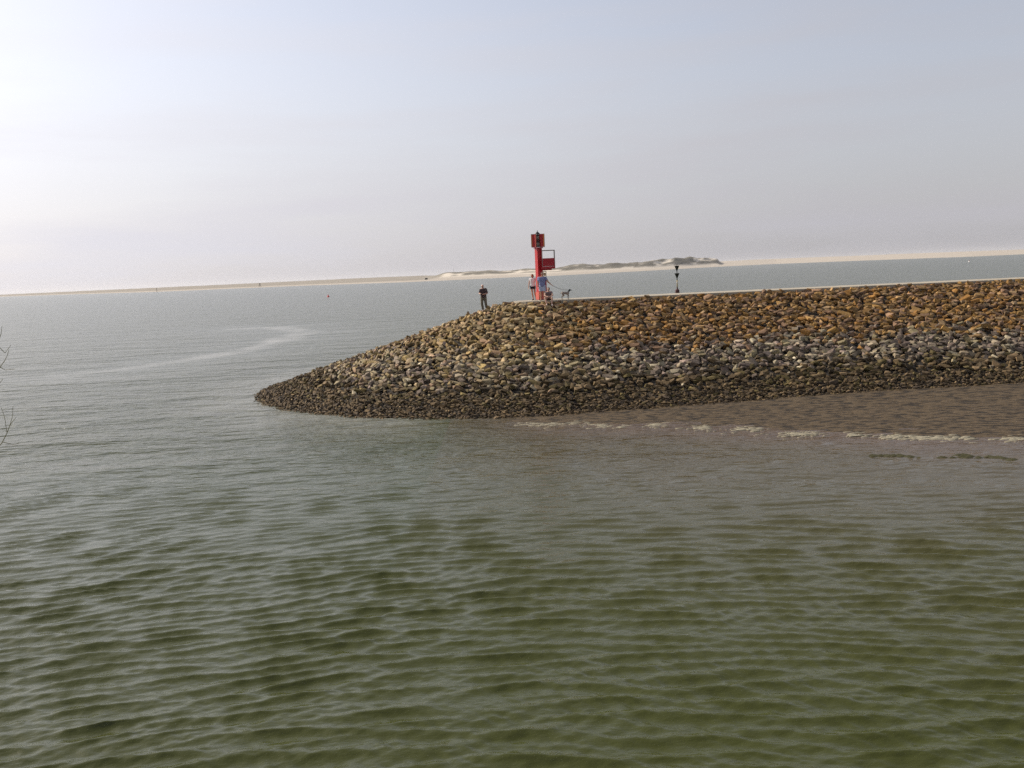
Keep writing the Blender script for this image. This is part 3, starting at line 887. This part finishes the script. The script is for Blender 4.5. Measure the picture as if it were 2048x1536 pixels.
# seated person at the slab edge
sl_ = atY(1097.5, 601, 58.35); sl_.z = CZ
person(sl_, 'person in patterned dark top sitting on the crest edge before the beacon, knees apart',
       dict(hipL=(-.09, .12, .12), hipR=(.09, .12, .12), knL=(-.23, -.33, .20), knR=(.20, -.34, .20), anL=(-.15, -.44, -.19), anR=(.17, -.46, -.22), toL=(-.17, -.60, -.24), toR=(.20, -.62, -.27),
            pelvis=(0, .12, .14), chest=(.0, -.06, .48), neck=(.0, -.13, .60), head=(.0, -.17, .72), shL=(-.175, -.07, .54), shR=(.175, -.07, .54),
            elL=(-.26, -.26, .34), elR=(.25, -.28, .34), wrL=(-.11, -.42, .27), wrR=(.06, -.43, .27), hdL=(.8, -.3, -.2), hdR=(-.8, -.3, -.2), thL=(0, -.3, 1), thR=(0, -.3, 1)),
       dict(skin=skin2, eye=eye, hair=simple('auburn_hair', (.07, .028, .018), .6), shirt=simple('patterned_top', (.16, .12, .13), .85, var=.8, scale=14), sleeve=.35, hem=.03,
            legs=simple('brown_shorts', (.07, .045, .035), .85), shoe=simple('pale_shoes', (.42, .38, .36), .7)), face=(-.1, -1, 0), girth=.98, shorts_len=.62)

# older man out on the slope
FX = atY(968.5, 627, 60.2)
dz = float(slope_z(pier_d(np.array([FX.x]), np.array([60.2])))[0])
def bald(root, V):
    b = bmesh.new(); c = V['head'] + Vector((.0, .02, .035))
    prim_ball(b, c, (.082, .096, .085), 16); finish('white_hair', b, simple('white_hair', (.62, .58, .55), .8), root, True)
    b = bmesh.new(); prim_box(b, (-.12, -.30, 1.10), (.13, .07, .09), .2, .012); prim_tube(b, (-.12, -.33, 1.10), (-.14, -.42, 1.10), .032, .036, 14)
    finish('held_camera', b, simple('black_camera', (.02, .02, .02), .5), root)
FX.z = dz + .06
person(FX, 'older white-haired man in dark jacket and trousers standing alone on the stone slope',
       stand(head=(-.03, -.05, 1.59), neck=(-.01, -.01, 1.47), shL=(-.165, -.02, 1.40), shR=(.18, .02, 1.39), elL=(-.25, -.10, 1.15), elR=(.25, -.04, 1.12), wrL=(-.19, -.27, 1.10), wrR=(-.02, -.25, 1.07),
             hdL=(.4, -.5, .1), hdR=(-.9, -.3, .1), thL=(0, 0, 1), thR=(0, 0, 1), knL=(-.12, -.02, .49), knR=(.13, -.02, .49), anL=(-.06, .03, .0), anR=(.17, .03, .12), toL=(-.08, -.12, -.05), toR=(.19, -.12, .06)),
       dict(skin=skin2, eye=eye, shirt=simple('dark_maroon_jacket', (.055, .035, .035), .85, var=.4, scale=4), sleeve=.9, hem=.12,
            legs=simple('khaki_grey_trousers', (.14, .125, .09), .85), shoe=simple('grey_shoes', (.16, .14, .13), .7)), face=(-.55, -.83, -.1), girth=1.12, longt=.80, extra=bald, scale=1.0)

# ------------------------------------------------------------------ dog and leash
DL = atY(1131.5, 600, 59.4); DL.z = CZ
def build_dog():
    root = empty('dog', DL, 0, 'slim pale dog with dark head standing on the crest path on a leash', 'dog')
    m, t, b = mat_new('dog_coat')
    c = t.nodes.new('ShaderNodeTexCoord'); sp = t.nodes.new('ShaderNodeSeparateXYZ'); cr = t.nodes.new('ShaderNodeValToRGB')
    t.links.new(c.outputs['Object'], sp.inputs[0]); t.links.new(sp.outputs['Z'], cr.inputs[0])
    cr.color_ramp.elements[0].position = .0; cr.color_ramp.elements[0].color = (.20, .14, .10, 1)
    cr.color_ramp.elements[1].position = .50; cr.color_ramp.elements[1].color = (.27, .23, .20, 1)
    e = cr.color_ramp.elements.new(.545); e.color = (.030, .035, .032, 1)
    t.links.new(cr.outputs[0], b.inputs['Base Color']); b.inputs['Roughness'].default_value = .85
    bm = bmesh.new()
    for p0, p1, r0, r1 in [((.16, 0, .41), (.10, 0, .40), .085, .10), ((.10, 0, .40), (-.04, 0, .42), .10, .082), ((-.04, 0, .42), (-.20, 0, .44), .072, .080),
                           ((.16, 0, .45), (.255, 0, .575), .070, .045), ((.27, 0, .60), (.29, 0, .60), .055, .050), ((.30, 0, .595), (.385, 0, .575), .034, .022),
                           ((-.25, 0, .46), (-.33, 0, .40), .018, .012), ((-.33, 0, .40), (-.37, 0, .28), .012, .008)]:
        capsule(bm, p0, p1, r0, r1, 12)
    for s in (-1, 1):
        y = .055 * s; f = .03 * s
        capsule(bm, (.15, y, .38), (.17 + f, y, .24), .042, .024, 10); capsule(bm, (.17 + f, y, .24), (.165 + f, y, .05), .020, .015, 8); capsule(bm, (.165 + f, y, .03), (.20 + f, y, .018), .018, .015, 8)
        capsule(bm, (-.19, y, .41), (-.13 - f, y, .27), .062, .034, 10); capsule(bm, (-.13 - f, y, .27), (-.245 - f, y, .17), .028, .017, 8)
        capsule(bm, (-.245 - f, y, .17), (-.225 - f, y, .04), .016, .013, 8); capsule(bm, (-.225 - f, y, .025), (-.185 - f, y, .018), .016, .014, 8)
        capsule(bm, (.265, s * .040, .645), (.235, s * .062, .60), .020, .012, 6)
    fused('body', bm, m, root, .009)
    b2 = bmesh.new(); d = Vector((.095, 0, .125)).normalized(); c0 = Vector((.235, 0, .545))
    prim_tube(b2, c0, c0 + d * .035, .060, .056, 16); finish('collar', b2, simple('teal_collar', (.01, .05, .045), .6), root)
    b3 = bmesh.new(); prim_ball(b3, (.402, 0, .578), .012, 8)
    for s in (-1, 1): prim_ball(b3, (.325, s * .030, .615), .008, 6)
    finish('nose_and_eyes', b3, eye, root, True)
build_dog()
HP = ml + Vector((.56 + .06, -.125, .95 - .04)) * 1.04
LE = DL + Vector((.235, -.03, .60))
bm = bmesh.new(); prev = None
for i in range(17):
    t = i / 16; p = HP.lerp(LE, t) - Vector((0, 0, .10 * math.sin(math.pi * t)))
    if prev: prim_tube(bm, prev, p, .009, .009, 6)
    prev = p
tag(finish('leash', bm, simple('dark_leash', (.03, .035, .04), .7)), 'thin dark leash stretched from the man in blue to the dog', 'leash')

# ------------------------------------------------------------------ marks and buoys on the water
matte_black = simple('black_buoy_paint', (.008, .010, .008), .5, var=.3)
yel = simple('yellow_buoy_paint', (.40, .27, .03), .55, var=.3, scale=3)
rust = simple('rusty_dark_red', (.06, .015, .014), .7, var=.4, scale=3)
def south_mark():
    p = at(1354.8, 588.6, 0)
    root = empty('cardinal_buoy', p, 0, 'tall black spar buoy with two downward cones beyond the breakwater', 'buoy')
    u = p.y / F
    def P(n, m, fn, parent=root, smooth=True):
        b = bmesh.new(); fn(b); return finish(n, b, m, parent, smooth)
    P('float', rust, lambda b: lathe(b, [(.30, -.6), (.46, -.3), (.50, .15), (.50, .95), (.42, 1.1), (.22, 1.25), (.16, 1.45), (.12, 1.8)], seg=8), smooth=False)
    P('pole', yel, lambda b: lathe(b, [(.12, 1.7), (.11, 2.6), (.10, 3.4)], seg=12))
    P('pole', matte_black, lambda b: lathe(b, [(.11, 3.4), (.10, 4.2), (.07, 6.7), (.05, 7.0)], seg=12))
    P('cone_topmark', matte_black, lambda b: lathe(b, [(.08, 3.75), (.20, 4.05), (.58, 4.95), (.60, 5.02), (.05, 5.03)], seg=18), smooth=False)
    P('cone_topmark', matte_black, lambda b: lathe(b, [(.08, 5.45), (.14, 5.70), (.56, 6.72), (.58, 6.80), (.05, 6.81)], seg=18), smooth=False)
    P('lantern', glassy, lambda b: lathe(b, [(.07, 7.0), (.08, 7.05), (.08, 7.2), (.03, 7.28)], seg=12))
    P('band', simple('white_band', (.5, .45, .4), .6), lambda b: lathe(b, [(.125, 2.62), (.125, 2.95)], seg=12))
south_mark()

def small_buoy(px, py, sc, label, mA, mB):
    p = at(px, py, 0)
    root = empty('mooring_buoy', p, .3, label, 'buoy', 'small buoys out on the water')
    b = bmesh.new(); lathe(b, [(.30 * sc, -.4 * sc), (.62 * sc, -.1 * sc), (.66 * sc, .15 * sc), (.50 * sc, .42 * sc), (.30 * sc, .62 * sc)], seg=18); finish('float', b, mA, root, True)
    b = bmesh.new(); lathe(b, [(.24 * sc, .62 * sc), (.20 * sc, .95 * sc), (.07 * sc, 1.25 * sc)], seg=14); finish('top', b, mB, root, True)
small_buoy(656.5, 593.6, .85, 'small red buoy floating on open water left of the breakwater', simple('red_buoy', (.68, .07, .06), .5), simple('red_buoy_top', (.42, .05, .05), .5))
small_buoy(1938.8, 523.6, 1.1, 'tiny white buoy with dark red top near the far shore at right', simple('white_buoy', (.62, .60, .58), .5), simple('brown_red_top', (.25, .08, .05), .5))

def far_things():
    p = at(314, 584, 0)
    r_ = empty('channel_post', p, 0, 'dark channel post standing off the tip of the far sandbank', 'post')
    b = bmesh.new(); prim_tube(b, (0, 0, -.5), (0, 0, 5.6), .42, .36, 10); finish('pile', b, simple('tarred_wood', (.05, .045, .04), .8), r_)
    b = bmesh.new(); lathe(b, [(.75, 5.6), (.80, 5.9), (.3, 6.8)], seg=10); finish('top', b, simple('tarred_top', (.05, .045, .04), .8), r_)
    y = 1500.0
    p = atY(852.5, 555.5, y); p.z = 1.6
    r_ = empty('beach_hut', p, .1, 'tiny dark hut low on the far beach left of the dunes', 'hut')
    b = bmesh.new(); prim_box(b, (0, 0, 1.0), (4.2, 2.6, 2.0)); finish('wall', b, simple('dark_boards', (.05, .045, .045), .8), r_)
    b = bmesh.new()
    v = [b.verts.new(q) for q in [(-2.4, -1.6, 2.01), (2.4, -1.6, 2.01), (2.4, 1.6, 2.01), (-2.4, 1.6, 2.01), (-2.2, 0, 2.9), (2.2, 0, 2.9)]]
    for f in [(0, 1, 5, 4), (2, 3, 4, 5), (1, 2, 5), (3, 0, 4), (3, 2, 1, 0)]: b.faces.new([v[i] for i in f])
    finish('roof', b, simple('dark_roof', (.04, .035, .035), .8), r_)
    y = 2600.0
    p = atY(907.5, 548, y); p.z = 2
    r_ = empty('radio_mast', p, 0, 'faint thin mast rising behind the bright dune', 'mast')
    b = bmesh.new(); h = 25
    for a in (0, 2.1, 4.2): prim_tube(b, (.9 * math.cos(a), .9 * math.sin(a), 0), (.25 * math.cos(a), .25 * math.sin(a), h), .10, .07, 6)
    for k in range(12):
        q = 1 - k / 12 * .72; z = k * h / 12
        for a in (0, 2.1, 4.2): prim_tube(b, (.9 * q * math.cos(a), .9 * q * math.sin(a), z), (.9 * q * math.cos(a + 2.1), .9 * q * math.sin(a + 2.1), z + h / 12), .05, .05, 5)
    finish('lattice', b, simple('mast_steel', (.18, .18, .19), .6), r_)
    b = bmesh.new(); prim_tube(b, (0, 0, h), (0, 0, h + 4), .08, .05, 6); finish('aerial', b, simple('aerial_steel', (.18, .18, .19), .6), r_)
    y = 1750.0
    p = atY(519.5, 567, y); p.z = 1.2
    r_ = empty('beacon_cairn', p, 0, 'small pointed marker on the low far shore at left', 'marker')
    b = bmesh.new()
    for sx, sy in ((-1, -1), (1, -1), (1, 1), (-1, 1)): prim_tube(b, (1.6 * sx, 1.6 * sy, 0), (.2 * sx, .2 * sy, 6.5), .25, .18, 6)
    finish('leg_frame', b, simple('marker_wood', (.08, .07, .06), .8), r_)
    b = bmesh.new(); prim_box(b, (0, 0, 5.6), (2.0, .3, 1.8)); finish('board', b, simple('marker_board', (.07, .06, .055), .8), r_)
far_things()

# ------------------------------------------------------------------ near bank and the bare shrub at the left edge
def near_bank():
    xs = np.linspace(-60, 60, 121); ys = np.array([-40, -12, -3, -1, 0.6, 1.5, 3, 4.5, 6, 7.5, 8.6, 9.6])
    zs = np.array([5.2, 5.2, 5.2, 5.2, 5.1, 4.6, 3.7, 2.7, 1.6, .55, -.3, -.9])
    X, Yy = np.meshgrid(xs, ys); Z = zs[:, None] + .12 * (fbm(X / 1.5, Yy / 1.5, 91, 3) - .5)
    me = mesh_np('near_bank', np.stack([X, Yy, Z], -1).reshape(-1, 3), grid_faces(len(ys), len(xs)))
    o = mesh_obj('near_bank', me, simple('bank_turf', (.075, .085, .035), .9, var=.4, scale=2, bump=.5)); tag(o, kind='structure')
near_bank()

def shrub():
    base = Vector((-5.6, 7.0, 1.0))
    root = empty('bare_shrub', base, 0, 'bare thin-twigged shrub whose branch tips reach in at the left edge', 'shrub')
    r = random.Random(3); bark = simple('twig_bark', (.17, .155, .07), .8, var=.3)
    bs, bt = bmesh.new(), bmesh.new()
    def chain(bm, pts, r0, r1):
        n = len(pts) - 1
        for i in range(n):
            a, b = pts[i], pts[i + 1]; prim_tube(bm, a, b, r0 + (r1 - r0) * i / n, r0 + (r1 - r0) * (i + 1) / n, 6, False)
    for k in range(9):
        a = r.uniform(0, 6.28); p = Vector((.1 * math.cos(a), .1 * math.sin(a), 0)); pts = [p]; d = Vector((-.28 + .16 * math.cos(a), .3 * math.sin(a), 1)).normalized()
        for i in range(7):
            d = (d + Vector((r.uniform(-.12, .09), r.uniform(-.14, .14), .03))).normalized(); p = p + d * .62; pts.append(p)
            if i > 1:
                q = p; dd = (d + Vector((r.uniform(-.9, .1), r.uniform(-.8, .8), .2))).normalized(); tp = [q]
                for m_ in range(5):
                    dd = (dd + Vector((r.uniform(-.25, .1), r.uniform(-.25, .25), .08))).normalized(); q = q + dd * .12; tp.append(q)
                chain(bt, tp, .005, .002)
        chain(bs, pts, .016, .005)
    for line in ([(-160, 1150), (-60, 975), (-8, 900), (5, 884), (14, 866), (20, 850), (25, 832), (26, 812)], [(5, 884), (26, 889), (40, 886)], [(14, 866), (11, 845), (8, 830), (2, 815)],
                 [(20, 850), (31, 836)], [(-60, 975), (-50, 850), (-20, 770), (0, 734), (9, 722), (14, 712), (18, 700)], [(0, 734), (10, 740), (30, 738)], [(-20, 770), (-4, 770), (6, 758)],
                 [(-50, 850), (-30, 740), (-6, 690), (2, 668), (4, 652)], [(-6, 690), (10, 706), (22, 690)]):
        y = 6.9 + r.uniform(-.1, .1)
        pts = [atY(a, b, y) - base for a, b in line]
        chain(bt, pts, .0045 if len(line) > 4 else .0026, .0014)
    finish('stems', bs, bark, root, True)
    o = finish('twigs', bt, bark, root, True); o['kind'] = 'stuff'
shrub()

# ------------------------------------------------------------------ sea haze
def haze():
    bm = bmesh.new(); prim_box(bm, (0, 0, 20.5), (25000, 25000, 47)); me = bpy.data.meshes.new('haze'); bm.to_mesh(me); bm.free()
    m = bpy.data.materials.new('sea_haze'); m.use_nodes = True; t = m.node_tree; t.nodes.clear()
    o_ = t.nodes.new('ShaderNodeOutputMaterial'); v = t.nodes.new('ShaderNodeVolumePrincipled')
    v.inputs['Color'].default_value = (.99, .985, 1.0, 1); v.inputs['Density'].default_value = .000032; v.inputs['Anisotropy'].default_value = .2
    t.links.new(v.outputs[0], o_.inputs['Volume'])
    o = mesh_obj('haze', me, m); o['kind'] = 'stuff'
haze()
